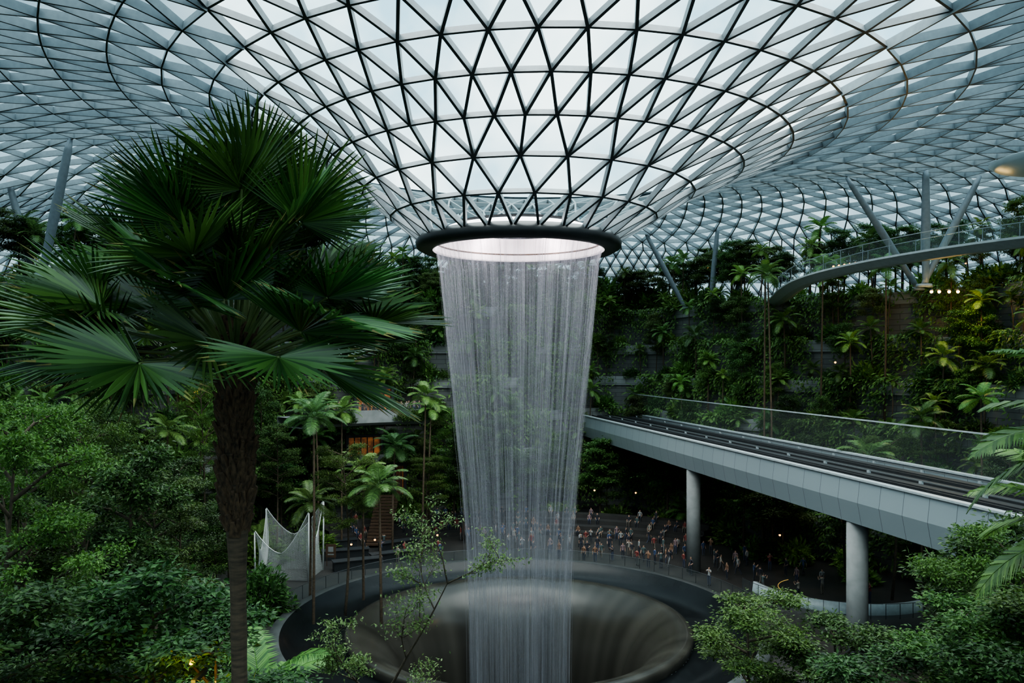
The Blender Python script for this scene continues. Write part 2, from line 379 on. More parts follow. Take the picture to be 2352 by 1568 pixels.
def gz(x,y):
    r=math.hypot(x-CX,y-CY);a=math.atan2(y-CY,x-CX);dg=math.degrees(a)%360
    if r<36: return 0
    if 218<dg<322: return zhill(r)
    w=wob(a);z=0
    for k in range(6):
        if r>RK[k]+w-.2: z=ZK[k]-.2
    return z
mb=MB()
n=140000
az=rng.uniform(rad(-12),rad(192),n); k=rng.integers(0,6,n)
W=.9*np.sin(3*az+1)+.6*np.sin(7*az)+15*np.exp(-(((np.degrees(az)%360)-74)/11)**2)
mask=np.sin(az*23+k*2.1)+.8*np.sin(az*61+k*5)+.5*np.sin(az*11+k)+rng.normal(0,.5,n)
keep=mask>-.35
az=az[keep];k=k[keep];W=W[keep];n=len(az)
zt=np.array(ZK)[k];rb=np.array(RK)[k]
h=np.abs(rng.normal(0,2.1,n)); h=np.minimum(h,4.4)
z=zt+.5-h; bulge=.55+.35*np.sin(az*47+z)+rng.uniform(0,.7,n)
r=rb+W-.35-bulge*np.where(h<1,1,.8)
Pp=np.stack([CX+r*np.cos(az),CY+r*np.sin(az),z],1)
D=np.stack([-np.cos(az),-np.sin(az),np.full(n,-.8)],1)+rng.normal(0,.6,(n,3))
U=np.stack([-np.cos(az),-np.sin(az),np.full(n,1.2)],1)+rng.normal(0,.3,(n,3))
mb.leaves(Pp,D,U,rng.uniform(.3,.7,n),rng.uniform(.14,.32,n))
obj('climbing_plants',mb.mesh('climbing_plants',[M['creep']]),kind='stuff',label='dense green creepers hanging over the terrace walls',category='climbing plants')

# ------------------------------------------------------------ plant generators
def gen_tree(seed,H,R,nb,nl,ls,fm,crown0=.45,flat=1,tr=.14,sig=.15,name='tree'):
    rs=random.Random(seed);rg=np.random.default_rng(seed)
    mb=MB();tp=[];n=7;wx=rs.uniform(-.3,.3);wy=rs.uniform(-.3,.3)
    for i in range(n):
        t=i/(n-1);tp.append(Vector((wx*math.sin(t*3)*R*.3,wy*math.sin(t*4)*R*.3,H*.93*t)))
    mb.tube(tp,[tr*(1-.75*i/(n-1)) for i in range(n)],8)
    def at(h):
        f=min(max(h/.93,0),1)*(n-1);i=min(int(f),n-2);return tp[i].lerp(tp[i+1],f-i)
    pads=[]
    for b in range(nb):
        h=crown0+(1-crown0)*((b+rs.random())/nb)*.93
        s=at(h);a=b*2.4+rs.uniform(-.4,.4);q=(h-crown0)/(1-crown0)
        L=R*(1-.6*q**1.6)*rs.uniform(.65,1.1)
        if q<.2: L*=.8
        e=s+Vector((math.cos(a)*L,math.sin(a)*L,L*rs.uniform(.08,.4)))
        mid=s.lerp(e,.5)+Vector((0,0,L*.08))
        mb.tube([s,mid,e],[tr*.35,tr*.22,tr*.06],5,0,False)
        for t in (.45,.7,.9,1.0):
            c=s.lerp(e,t)+Vector((rs.gauss(0,.12)*L,rs.gauss(0,.12)*L,rs.gauss(0,.04)*L+.05)); pads.append((c,.7+.5*rs.random()))
            if t<1:
                mb.tube([s.lerp(e,t-.1),c],[tr*.1,tr*.03],3,0,False)
        for sgn in (-1,1):
            a2=a+sgn*.6;e2=mid+Vector((math.cos(a2)*L*.45,math.sin(a2)*L*.45,L*.1))
            mb.tube([mid,e2],[tr*.14,tr*.04],4,0,False);pads.append((e2,.8))
    pads.append((tp[-1],.8))
    C=np.array([tuple(c) for c,_ in pads]);sc=np.array([w for _,w in pads])
    idx=rg.integers(0,len(C),nl);sg=(R*sig*sc[idx])[:,None]
    off=rg.normal(0,1,(nl,3))*np.array([1,1,.33*flat]);off=np.clip(off,-2,2)
    Pp=C[idx]+off*sg
    D=rg.normal(0,1,(nl,3))*np.array([1,1,.35])+off*np.array([.8,.8,0]);D[:,2]-=.15
    U=rg.normal(0,.35,(nl,3));U[:,2]+=1
    ml=MB();ml.leaves(Pp,D,U,rg.uniform(.7,1.3,nl)*ls,rg.uniform(.35,.55,nl)*ls)
    return [('trunk',mb.mesh(name+'_trunk',[M['bark']],True)),('foliage',ml.mesh(name+'_foliage',[fm]))]
def gen_palm(seed,H,nf,FL,LL,fm,nl=36,tr=.10,up=(75,-15),name='palm',lw=.05):
    rs=random.Random(seed);mb=MB()
    lean=Vector((rs.uniform(-.06,.06)*H,rs.uniform(-.06,.06)*H,H))
    mb.tube([Vector((0,0,0)),lean*.5+Vector((0.02*H,0,0)),lean],[tr*1.3,tr,tr*.8],8)
    ml=MB()
    V=[];F=[]
    for i in range(nf):
        az=i*2.4+rs.uniform(-.2,.2);q=i/(nf-1);el=rad(up[0]+(up[1]-up[0])*q);L=FL*rs.uniform(.85,1.1)
        p=lean.copy();pts=[p.copy()];ns=9
        for s in range(ns):
            e=el-(s/ns)**1.3*rad(85)*(1-.3*q)
            p=p+Vector((math.cos(az)*math.cos(e),math.sin(az)*math.cos(e),math.sin(e)))*(L/ns);pts.append(p.copy())
        mb2=[.022*(1-.8*s/ns)+.004 for s in range(ns+1)]
        ml.tube(pts,mb2,3,0,False)
        side=Vector((-math.sin(az),math.cos(az),0))
        for j in range(nl):
            t=.18+.82*j/nl;f=t*ns;k=min(int(f),ns-1);c=pts[k].lerp(pts[k+1],f-k);tg=(pts[k+1]-pts[k]).normalized()
            sn=math.sin(math.pi*min(1,(.12+t*.93)))
            ll=LL*max(sn,0)**.6*rs.uniform(.9,1.1)+.05
            for sg in (-1,1):
                dr=(side*sg*.85+tg*.65+Vector((0,0,.12))).normalized()
                m1=c+dr*ll*.5;e1=c+dr*ll+Vector((0,0,-ll*.28))
                wv=tg*lw
                b=len(V);V+= [c-wv*.5,c+wv*.5,m1+wv*.7,m1-wv*.7,e1];F+=[[b,b+1,b+2,b+3],[b+3,b+2,b+4]]
    ml.add([tuple(v) for v in V],F,0)
    return [('trunk',mb.mesh(name+'_trunk',[M['palmtrunk']],True)),('foliage',ml.mesh(name+'_foliage',[fm]))]
def gen_shrub(seed,R,H,nl,ls,fm,lean=.6,name='shrub'):
    rg=np.random.default_rng(seed);mb=MB()
    ph=rg.uniform(0,2*np.pi,nl);ct=rg.uniform(0,1,nl);st=np.sqrt(1-ct**2);rr=rg.uniform(.45,1,nl)**.6*(1+.2*np.sin(ph*5+ct*7))
    Pp=np.stack([R*rr*st*np.cos(ph),R*rr*st*np.sin(ph),H*rr*ct],1)
    D=np.stack([st*np.cos(ph),st*np.sin(ph),ct*.6-.1],1)+rg.normal(0,lean,(nl,3))
    U=rg.normal(0,.3,(nl,3));U[:,2]+=1
    mb.leaves(Pp,D,U,rg.uniform(.7,1.3,nl)*ls,rg.uniform(.35,.5,nl)*ls)
    for i in range(7):
        a=i*.9;mb.tube([(0,0,0),(R*.5*math.cos(a),R*.5*math.sin(a),H*.7)],[.03,.01],3,0,False)
    return mb.mesh(name,[fm])

K={}
K['treeA']=[gen_tree(1,8,3.0,13,8000,.26,M['f1']),gen_tree(2,9,2.6,15,8000,.26,M['f2'],.4),gen_tree(3,7,3.2,12,8000,.28,M['f4'],.5),gen_tree(4,10,2.6,17,9000,.28,M['f1'],.3,1.6)]
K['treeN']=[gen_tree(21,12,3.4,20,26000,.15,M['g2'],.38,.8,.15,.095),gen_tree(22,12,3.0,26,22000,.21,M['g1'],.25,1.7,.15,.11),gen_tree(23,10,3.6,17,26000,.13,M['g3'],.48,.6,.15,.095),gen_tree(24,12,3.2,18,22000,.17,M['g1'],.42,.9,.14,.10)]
K['palmA']=[gen_palm(31,7,13,2.6,.75,M['f2']),gen_palm(32,5,15,3.0,.85,M['f1']),gen_palm(33,8.5,12,2.3,.65,M['f3']),gen_palm(34,2.2,16,2.8,.8,M['f2'])]
K['shrub']=[gen_shrub(41,1.3,1.5,1100,.42,M['f1']),gen_shrub(42,1.4,1.2,1500,.30,M['f2']),gen_shrub(43,1.1,1.3,900,.5,M['f3']),gen_shrub(44,1.5,1.7,800,.65,M['f2'],.4)]
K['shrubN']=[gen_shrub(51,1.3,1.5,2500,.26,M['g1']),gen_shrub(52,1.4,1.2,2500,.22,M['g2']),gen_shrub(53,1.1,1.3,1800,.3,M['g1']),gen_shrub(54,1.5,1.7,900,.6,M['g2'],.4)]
KN={'treeA':'broadleaf_tree','treeN':'broadleaf_tree','palmA':'feather_palm'}
def place(kind,v,x,y,z,sc,label,cat,group,rz=None):
    rz=random.uniform(0,6.28) if rz is None else rz
    if kind[:5]=='shrub':
        o=bpy.data.objects.new('leafy_shrub',K[kind][v]);link(o);o.location=(x,y,z);o.rotation_euler=(0,0,rz);o.scale=(sc,sc,sc*random.uniform(.8,1.2))
        o['label']=label;o['category']=cat;o['group']=group;return o
    e=empty(KN[kind],(x,y,z),rz,sc,label=label,category=cat,group=group)
    for nm,me in K[kind][v]: obj(nm,me,e)
    return e
TL=['tall tropical tree with layered deep green canopy','slender tropical tree with mid green leaves','spreading tree with olive green flat canopy','dense dark green tree with full crown']
PL=['slender feather-leaved palm with tall trunk','feather-leaved palm with broad dark green crown','tall thin palm with yellow-green fronds','short leafy palm with arching fronds']
SL=['dark green leafy shrub on a planter terrace','low fine-leaved green shrub','bright yellow-green leafy shrub','large-leaved green tropical shrub']
def pol(r,dg): 
    a=rad(dg);return CX+r*math.cos(a),CY+r*math.sin(a)
for k in range(6):
    for i in range(19):
        dg=0+176*(i+random.random())/19
        r=RK[k]+wob(rad(dg))+.6
        if random.random()<.85:
            v=random.randrange(4);x,y=pol(r,dg);s=random.uniform(.55,.95);place('treeA',v,x,y,ZK[k]-.2,(s*.75,s*.75,s),TL[v],'tree','trees on the planter terraces')
    for i in range(26):
        dg=0+176*(i+random.random())/26;r=RK[k]+wob(rad(dg))+.4
        v=random.choice([0,0,1,2,2,3]);x,y=pol(r,dg);s=random.uniform(.5,.85);place('palmA',v,x,y,ZK[k]-.2,(s,s,s*random.uniform(1,1.4)),PL[v],'palm','palms on the planter terraces')
    for i in range(27):
        dg=0+176*(i+random.random())/27;r=RK[k]+wob(rad(dg))+.35
        v=random.randrange(4);x,y=pol(r,dg);place('shrub',v,x,y,ZK[k]-.2,random.uniform(.7,1.3),SL[v],'shrub','shrubs on the planter terraces')
for i in range(96):
    dg=2+176*(i+random.random())/96;r=48.5+wob(rad(dg))+random.uniform(0,6)
    v=random.randrange(4);x,y=pol(r,dg)
    if random.random()<.78: place('treeA',v,x,y,27.25,{0:1.05,1:.95,2:1.05,3:.85}[v]*random.uniform(.75,1.08),TL[v],'tree','trees along the upper garden rim')
    else: place('palmA',v,x,y,27.25,random.uniform(.75,1.1),PL[v],'palm','palms along the upper garden rim')
for i in range(22):
    dg=64+50*i/21;r=50+wob(rad(dg))+random.uniform(0,1.5);x,y=pol(r,dg);v=random.choice([0,3,1])
    place('shrub',v,x,y,27.2,random.uniform(2.0,2.8),'tall dense hedge shrub on the upper garden rim','shrub','hedge shrubs on the upper rim')
for i in range(40):
    dg=-5+186*(i+random.random())/40
    if 50<dg<128: rr=37.2
    else: rr=random.uniform(32,36.5)
    r=rr+min(wob(rad(dg)),3)-.6
    v=random.randrange(4);x,y=pol(r,dg)
    c=random.random()
    if c<.45: place('treeA',v,x,y,0,random.uniform(.8,1.2),TL[v],'tree','trees at the foot of the terraces')
    elif c<.8: place('palmA',v,x,y,0,random.uniform(.7,1.1),PL[v],'palm','palms at the foot of the terraces')
    place('shrub',v,x+1,y-1,0,random.uniform(.9,1.5),SL[v],'shrub','shrubs at the foot of the terraces')
G='trees of the valley grove'
NL=['tall tree with fine mid green leaves','dark green dense tree with glossy leaves','layered tree with fresh green flat leaf pads','slim dark tree with open layered branches']
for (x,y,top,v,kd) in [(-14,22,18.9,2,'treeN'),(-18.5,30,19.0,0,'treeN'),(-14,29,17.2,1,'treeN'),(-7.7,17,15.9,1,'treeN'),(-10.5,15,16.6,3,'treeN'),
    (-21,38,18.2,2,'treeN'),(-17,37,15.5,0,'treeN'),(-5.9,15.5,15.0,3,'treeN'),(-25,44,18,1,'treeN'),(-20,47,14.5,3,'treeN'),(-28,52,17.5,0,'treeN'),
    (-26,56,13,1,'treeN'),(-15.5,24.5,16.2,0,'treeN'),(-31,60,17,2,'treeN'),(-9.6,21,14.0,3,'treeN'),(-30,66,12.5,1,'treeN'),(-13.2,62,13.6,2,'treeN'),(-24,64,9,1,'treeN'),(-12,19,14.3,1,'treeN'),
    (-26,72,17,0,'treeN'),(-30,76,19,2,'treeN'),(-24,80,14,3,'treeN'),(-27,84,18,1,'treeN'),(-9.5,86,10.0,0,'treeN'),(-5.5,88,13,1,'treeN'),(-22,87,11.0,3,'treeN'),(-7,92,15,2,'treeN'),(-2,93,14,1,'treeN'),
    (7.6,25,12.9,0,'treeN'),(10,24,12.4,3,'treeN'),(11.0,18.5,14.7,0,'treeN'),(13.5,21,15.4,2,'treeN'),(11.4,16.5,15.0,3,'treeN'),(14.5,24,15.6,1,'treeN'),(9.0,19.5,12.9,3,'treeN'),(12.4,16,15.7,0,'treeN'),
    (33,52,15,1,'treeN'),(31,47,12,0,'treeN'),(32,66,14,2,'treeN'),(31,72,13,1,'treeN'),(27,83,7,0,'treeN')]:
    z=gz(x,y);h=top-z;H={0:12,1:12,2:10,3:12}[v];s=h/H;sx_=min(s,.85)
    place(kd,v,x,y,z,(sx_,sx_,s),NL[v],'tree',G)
def tallpalm(x,y,top,v,s=.95):
    z=gz(x,y);H={0:7,1:5,2:8.5,3:2.2}[v]
    h=(top-z)
    e=empty('feather_palm',(x,y,z),random.uniform(0,6),1,label=PL[v],category='palm',group='palms of the valley grove')
    tt=K['palmA'][v]
    o=obj('foliage',tt[1][1],e);o.location=(0,0,h-H*s-.8);o.scale=(s,s,s)
    o=obj('trunk',tt[0][1],e);o.scale=(s,s,max(.05,(h-.8)/H))
for q_ in [(-15.2,60,16.6,1),(-10,60,11.3,1),(-9.2,80,17.3,0),(-12.5,66,11.5,3),(-22,33,15,1),(-17,66,9,3),(-29,66,15,0),(29,64,13,1),(35,67,16,0),(36,60,18,2),(-6.4,20,12.0,3),
    (-12.5,82,12,1),(33,84,31.0,0),(36,88,30,2),(38,80,30.5,0),(26.6,80,29.6,0),(27.0,84,30.4,2)]: tallpalm(*q_)
for i in range(26):
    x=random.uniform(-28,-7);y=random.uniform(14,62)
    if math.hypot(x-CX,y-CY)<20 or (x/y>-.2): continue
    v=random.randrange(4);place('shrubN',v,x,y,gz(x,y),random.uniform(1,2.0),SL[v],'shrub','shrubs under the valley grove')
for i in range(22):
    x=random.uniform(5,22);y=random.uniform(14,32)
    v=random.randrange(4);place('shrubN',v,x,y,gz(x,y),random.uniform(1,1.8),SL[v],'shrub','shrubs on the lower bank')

def sparse():
    rs=random.Random(5);mb=MB();ml=MB();z0=gz(-3.5,20)
    e=empty('young_tree',(-3.5,20,z0),label='slim young tree with sparse small leaves on open branches',category='tree')
    LP=[]
    def br(p,d,L,r,dep):
        pts=[p.copy()];q=p.copy();dd=d.copy()
        for i in range(5):
            dd=(dd+Vector((rs.gauss(0,.12),rs.gauss(0,.12),rs.gauss(.0,.08)))).normalized();q=q+dd*L/5;pts.append(q.copy())
            if dep<=2:
                for _ in range(2 if dep==2 else 3): LP.append(q+Vector((rs.gauss(0,.12),rs.gauss(0,.12),rs.gauss(0,.06))))
        mb.tube(pts,[r*(1-.7*i/5) for i in range(6)],5,0,False)
        if dep>0:
            for i in range(2,6):
                for sg in (-1,1):
                    if rs.random()<.65:
                        nd=(dd+Vector((sg*rs.uniform(.4,1.1),rs.uniform(-.8,.8),rs.uniform(-.2,.22)))).normalized();br(pts[i],nd,L*.42,r*.5,dep-1)
    top=11.3-z0
    mb.tube([(0,0,0),(.15,0,top*.5),(.05,0,top)],[.12,.09,.06],8)
    br(Vector((.05,0,top)),Vector((.70,0,.70)).normalized(),3.8,.045,3)
    br(Vector((.05,0,top)),Vector((-.6,.1,.55)).normalized(),2.0,.04,3)
    br(Vector((.05,0,top-.3)),Vector((.9,-.1,.3)).normalized(),1.8,.03,2)
    br(Vector((.05,0,top-.2)),Vector((-.9,-.1,.35)).normalized(),1.9,.03,2)
    n=len(LP);Pp=np.array([tuple(p) for p in LP]);rg=np.random.default_rng(3)
    ml.leaves(Pp,rg.normal(0,1,(n,3)),rg.normal(0,.4,(n,3))+np.array([0,0,1]),rg.uniform(.06,.13,n),rg.uniform(.03,.055,n))
    obj('trunk',mb.mesh('young_trunk',[M['bark']],True),e);obj('foliage',ml.mesh('young_foliage',[M['f4']]),e)
sparse()

# ------------------------------------------------------------ big fan palm
def fanpalm(x,y,ztop,nf,Rb,Lp,label,seed=3):
    rs=random.Random(seed);z0=gz(x,y);H=ztop-z0
    e=empty('fan_palm',(x,y,z0),label=label,category='palm')
    mb=MB();pts=[];rr=[]
    for i in range(40):
        t=i/39;z=H*t;pts.append((.05*math.sin(t*4),0,z))
        below=H-z
        r=.10+.09*(1/(1+math.exp((below-2.4)*5)))
        rr.append(r*(1+.05*math.sin(i*2.3)))
    mb.tube(pts,rr,14,1)
    for i in range(460):
        zz=H-2.6*rs.random()+.12;a=i*2.4+rs.uniform(-.2,.2);R=.17 if zz>H-2.2 else .12
        c=Vector((.05*math.sin(zz/H*4)+R*math.cos(a),R*math.sin(a),zz));o=Vector((math.cos(a),math.sin(a),0));s=Vector((-math.sin(a),math.cos(a),0));w=rs.uniform(.04,.08);h=rs.uniform(.10,.26);ot=rs.uniform(.01,.10)
        V=[c-s*w-o*.05,c+s*w-o*.05,c+s*w*.4+o*ot+Vector((0,0,h)),c-s*w*.4+o*ot+Vector((0,0,h)),c-s*w+o*.02-Vector((0,0,.04)),c+s*w+o*.02-Vector((0,0,.04)),c+s*w*.3+o*(ot+.03)+Vector((0,0,h*.9)),c-s*w*.3+o*(ot+.03)+Vector((0,0,h*.9))]
        mb.add([tuple(q) for q in V],[[0,1,2,3],[4,7,6,5],[0,4,5,1],[3,2,6,7],[0,3,7,4],[1,5,6,2]],0)
    obj('trunk',mb.mesh('fan_palm_trunk',[M['fibre'],M['palmtrunk']]),e)
    for fi in range(nf):
        q=fi/(nf-1);az=fi*2.39996+rs.uniform(-.2,.2);el=rad(85-84*q**.85+rs.uniform(-8,8))
        lp=Lp*rs.uniform(.58,1.1)*(1.1 if q<.25 else 1);R=Rb*rs.uniform(.88,1.1)
        fw=Vector((math.cos(az)*math.cos(el),math.sin(az)*math.cos(el),math.sin(el)));sd=Vector((-math.sin(az),math.cos(az),0));up=sd.cross(fw)*-1
        if up.z<0: up=-up
        base=Vector((.05*math.sin(4)+.1*math.cos(az),.1*math.sin(az),H-.05-.3*q))
        hub=base+fw*lp+Vector((0,0,-.04*lp*math.cos(el)))
        mb=MB();mb.tube([base,base.lerp(hub,.5)+Vector((0,0,.05)),hub],[.03,.02,.014],6,1)
        pitch=rad(rs.uniform(2,32))
        f2=(fw*math.cos(pitch)-up*math.sin(pitch)).normalized();u2=(up*math.cos(pitch)+fw*math.sin(pitch)).normalized()
        roll=rs.uniform(-.75,.75);s2=(sd*math.cos(roll)+u2*math.sin(roll));u2=(u2*math.cos(roll)-sd*math.sin(roll))
        A=rad(rs.uniform(102,130));n=40;V=[];F=[];MI=[];ts=[.03,.2,.34,.46,.64,.85,1.0];wf_=[None,None,None,1.0,.80,.48,.04]
        for i in range(n):
            th=-A+2*A*(i+.5)/n;dth=2*A/n;Ls=R*(.68+.32*math.cos(th*.7))*rs.uniform(.92,1.05);dj=rs.gauss(0,.025);tipd=rs.uniform(-.02,.05)
            dry=rs.random()<(.04+.22*q)
            b0=len(V);w55=.46*Ls*math.tan(dth/2)
            for kx,t in enumerate(ts):
                rho=t*Ls;hw=rho*math.tan(dth/2) if t<=.46 else w55*wf_[kx]
                th2=th+dj*(max(0,t-.45)*2)
                dirv=f2*math.cos(th2)+s2*math.sin(th2);pv=-f2*math.sin(th2)+s2*math.cos(th2)
                c=hub+dirv*rho+u2*(abs(math.sin(th2*.5))*rho*.36)
                g=.04*(rho/R)**2.2*R+(tipd*((t-.46)/.54)**2*R if t>.46 else 0)
                c=c-Vector((0,0,g))
                V+=[c-pv*hw-u2*hw*1.0,c+u2*hw*.45,c+pv*hw-u2*hw*1.0]
            for kx in range(len(ts)-1):
                a=b0+kx*3
                for s_ in (0,1):
                    F.append([a+s_,a+s_+1,a+s_+4,a+s_+3]);MI.append(2 if (dry and kx==len(ts)-2) else 0)
        mb.add([tuple(v) for v in V],F,MI)
        obj('frond',mb.mesh('frond',[M['fan'],M['petiole'],M['tip']]),e)
    return e
fanpalm(-3.5,10,20.3,72,1.10,1.74,'large fan palm with shaggy brown trunk and pleated green fans')
fp=gen_palm(77,3,16,2.6,.7,M['f2'],44,lw=.05)
for (x,y,top) in [(10.1,13.2,18.6),(10.9,14.5,16.9)]:
    z=gz(x,y);e=empty('feather_palm',(x,y,z),random.uniform(0,6),1,label='tall feather-leaved palm with arching green fronds',category='palm',group='palms beside the viewpoint')
    o=obj('foliage',fp[1][1],e);o.location=(0,0,top-z-3);o=obj('trunk',fp[0][1],e);o.scale=(1,1,(top-z)/3)

# ------------------------------------------------------------ train bridge
def BX(X0,Y): return X0-.199*Y
tb=empty('train_bridge',(BX(35.5,75),75,0),label='grey clad elevated train viaduct crossing the valley',category='bridge')
def strip(name,profile,y0,y1,mats,ny=1,mi=0,uv=False):
    mb=MB();V=[];k=len(profile);ys=[y0+(y1-y0)*i/ny for i in range(ny+1)]
    for Y in ys:
        for (X0,z) in profile: V.append((BX(X0,Y)-BX(35.5,75),Y-75,z))
    F=[]
    for i in range(ny):
        for j in range(k): j2=(j+1)%k;F.append([i*k+j,i*k+j2,(i+1)*k+j2,(i+1)*k+j])
    F.append(list(range(k)));F.append([ny*k+j for j in range(k)][::-1])
    mb.add(V,F,mi);me=mb.mesh(name,mats)
    if uv:
        u=me.uv_layers.new(name='UVMap')
        for l in me.loops:
            c=me.vertices[l.vertex_index].co;u.data[l.index].uv=(c.y,c.z+1.2)
    return obj(name,me,tb)
Y0,Y1=12,128
strip('box_girder',[(31.5,12.6),(31.35,11.2),(31.6,9.8),(32.4,9.6),(39.2,9.6),(40,9.8),(40.1,12.6),(39.8,12.6),(39.8,11.9),(31.8,11.9),(31.8,12.6)],Y0,Y1,[M['girder']],1,0,True)
strip('coping',[(31.4,12.6),(31.9,12.6),(31.9,12.72),(31.4,12.72)],Y0,Y1,[M['cover']])
strip('coping',[(39.7,12.6),(40.2,12.6),(40.2,12.72),(39.7,12.72)],Y0,Y1,[M['cover']])
strip('track_bed',[(31.85,11.9),(39.75,11.9),(39.75,12.0),(31.85,12.0)],Y0,Y1,[M['track']])
for a in (32.3,34.5,35.9,38.2): strip('running_beam',[(a,12.0),(a+.75,12.0),(a+.75,12.42),(a,12.42)],Y0,Y1,[M['track']])
for a in (33.6,37.2): strip('guide_rail',[(a,12.35),(a+.12,12.35),(a+.12,12.5),(a,12.5)],Y0,Y1,[M['track']])
for a in (35.3,39.0): strip('power_rail',[(a,12.55),(a+.06,12.55),(a+.06,12.62),(a,12.62)],Y0,Y1,[M['rail']])
mb=MB();mb.box((0,0,0),(.18,.25,.35));bk=mb.mesh('rail_bracket',[M['cover']])
for i in range(20):
    for a in (39.0,35.3):
        Y=14+i*5;o=obj('rail_bracket',bk,tb);o.location=(BX(a+.03,Y)-BX(35.5,75),Y-75,12.4)
strip('train_streak_pane',[(39.95,12.7),(39.99,12.7),(39.99,15.4),(39.95,15.4)],Y0,Y1,[M['streakglass']])  # clear pane added to stand in for the passing train's blur
strip('train_streak_line',[(39.9,15.4),(40.04,15.4),(40.04,15.5),(39.9,15.5)],Y0,Y1,[M['cover']])  # pale streak of the moving train, shaped as a rail
for Y in (27,50.5,75):
    mb=MB();mb.tube([(0,0,0),(0,0,9.75)],[.66,.66],32)
    o=obj('column',mb.mesh('column',[M['conc']],True),tb);o.location=(BX(32.3,Y)-BX(35.5,75),Y-75,0)
cx=BX(35.6,118)
mb=MB();mb.box((cx,120,16.7),(13,1.2,.8));mb.box((cx-6,120,12.5),(1,1.2,8));mb.box((cx+6,120,12.5),(1,1.2,8));mb.box((cx,128.5,12.5),(12,.3,8),0,1)  # black back panel stands in for the darkness inside the tunnel
obj('tunnel_portal',mb.mesh('tunnel_portal',[M['kerb'],M['blackm']]),label='dark concrete tunnel mouth where the viaduct enters the hill',category='tunnel')

# ------------------------------------------------------------ canopy bridge
def cat(pts,n):
    out=[];P_=[Vector(p) for p in pts]
    for i in range(len(P_)-1):
        p0=P_[max(i-1,0)];p1=P_[i];p2=P_[i+1];p3=P_[min(i+2,len(P_)-1)]
        for k in range(n):
            t=k/n;out.append(.5*((2*p1)+(p2-p0)*t+(2*p0-5*p1+4*p2-p3)*t*t+(3*p1-p0-3*p2+p3)*t**3))
    out.append(P_[-1]);return out
cp=cat([(33.5,101,27.2),(31.2,92,27.1),(28.9,83,27.1),(27.0,75,27.1),(25.8,68,27.1),(25.7,61,27.1),(26.9,54,27.1),(29.4,47.5,27.1),(33,43,27.1),(39,38.5,27.1),(47,35,27.1)],8)
cb=empty('canopy_bridge',(0,0,0),label='slender curved pedestrian bridge with glass railings',category='bridge')
def sweep(name,prof,mat,path,close=True):
    mb=MB();V=[];k=len(prof);n=len(path)
    for i,p in enumerate(path):
        d=(path[min(i+1,n-1)]-path[max(i-1,0)]);d.z=0;d.normalize();s=Vector((d.y,-d.x,0))
        for (a,z) in prof: V.append(tuple(p+s*a+Vector((0,0,z))))
    F=[]
    for i in range(n-1):
        for j in range(k if close else k-1): j2=(j+1)%k;F.append([i*k+j,i*k+j2,(i+1)*k+j2,(i+1)*k+j])
    mb.add(V,F,0);return obj(name,mb.mesh(name,[mat]),cb)
sweep('deck',[(-1.15,.2),(1.15,.2),(1.15,.06),(.3,-.32),(-.3,-.32),(-1.15,.06)],M['deck'],cp)
for s in (-1.1,1.1):
    sweep('glass_panel',[(s,.2),(s,1.35)],M['rglass'],cp,False)
    sweep('handrail',[(s-.025,1.33),(s+.025,1.33),(s+.025,1.38),(s-.025,1.38)],M['rail'],cp)
mb=MB();mb.box((0,0,.6),(.035,.035,1.2));pm=mb.mesh('post',[M['rail']])
for i in range(0,len(cp),3):
    p_=cp[i];d=(cp[min(i+1,len(cp)-1)]-cp[max(i-1,0)]).normalized();s=Vector((d.y,-d.x,0))
    for q in (-1.1,1.1):
        o=obj('post',pm,cb);o.location=p_+s*q+Vector((0,0,.15))

# ------------------------------------------------------------ roof columns
for (a,b,r) in [((39.6,75,27.2),(39.6,75,38.6),.42),((40.5,78,27.2),(33.3,78,38.4),.36),((39.2,75,27.2),(44.8,75,37.8),.36),((23.5,106,27.2),(18.0,106,37.6),.36),
   ((25.8,102,27.2),(26.8,102,37.8),.36),((30,108,27.2),(33,108,35.6),.36),((-39.6,66,27.2),(-37.2,66,38.8),.42),((-45.5,75,27.2),(-48.2,75,37.4),.38),((-22,108,27.2),(-19,108,37),.36),((-16,108,27.2),(-21,108,36.8),.3)]:
    mb=MB();A=Vector(a);B=Vector(b)-A
    mb.tube([Vector((0,0,0)),B*.08,B*.5,B*.92,B],[r*.5,r*.75,r,r*.75,r*.45],16);mb.tube([Vector((0,0,-.05)),Vector((0,0,.3))],[r*1.5,r*1.3],16)
    obj('roof_column',mb.mesh('roof_column',[M['colsteel']],True),loc=a,label='tapered grey steel column propping the glass roof',category='column',group='steel roof columns')
mb=MB();mb.lathe([(.01,-.75),(2,-.6),(3.4,-.2),(3.8,.1),(3.4,.25),(.01,.45)],48);mb.tube([(0,0,.4),(0,0,6.2)],.05,6)
obj('hanging_saucer',mb.mesh('hanging_saucer',[M['saucer']],True),loc=(34.2,49,32.6),label='smooth white saucer-shaped canopy hung from the roof',category='canopy')

# ------------------------------------------------------------ seating steps
for k in range(4):
    r=31+1.3*k
    mb=MB();mb.lathe([(r,0),(r,.45*(k+1)),(r+1.32,.45*(k+1)),(r+1.32,0)],60,52,128,(CX,CY),0)
    obj('stone_bench_step',mb.mesh('stone_bench_step',[M['floor']]),label='curved dark stone seating step facing the fall',category='seating step',group='amphitheatre steps')
mb=MB();mb.lathe([(33,12.9),(32.6,13.2),(32.6,14.6),(32.9,14.6),(32.9,13.9),(38.6,13.9),(38.6,12.9),(33,12.9)],40,108,134,(CX,CY),0)
obj('balcony',mb.mesh('balcony',[M['conc']]),label='grey stone promenade balcony projecting from the terraces',category='balcony')
mb=MB();mb.lathe([(34.2,8.2),(33.9,8.4),(33.9,9.4),(34.2,9.4),(34.2,9.0),(38.6,9.0),(38.6,8.2),(34.2,8.2)],40,112,130,(CX,CY),0)
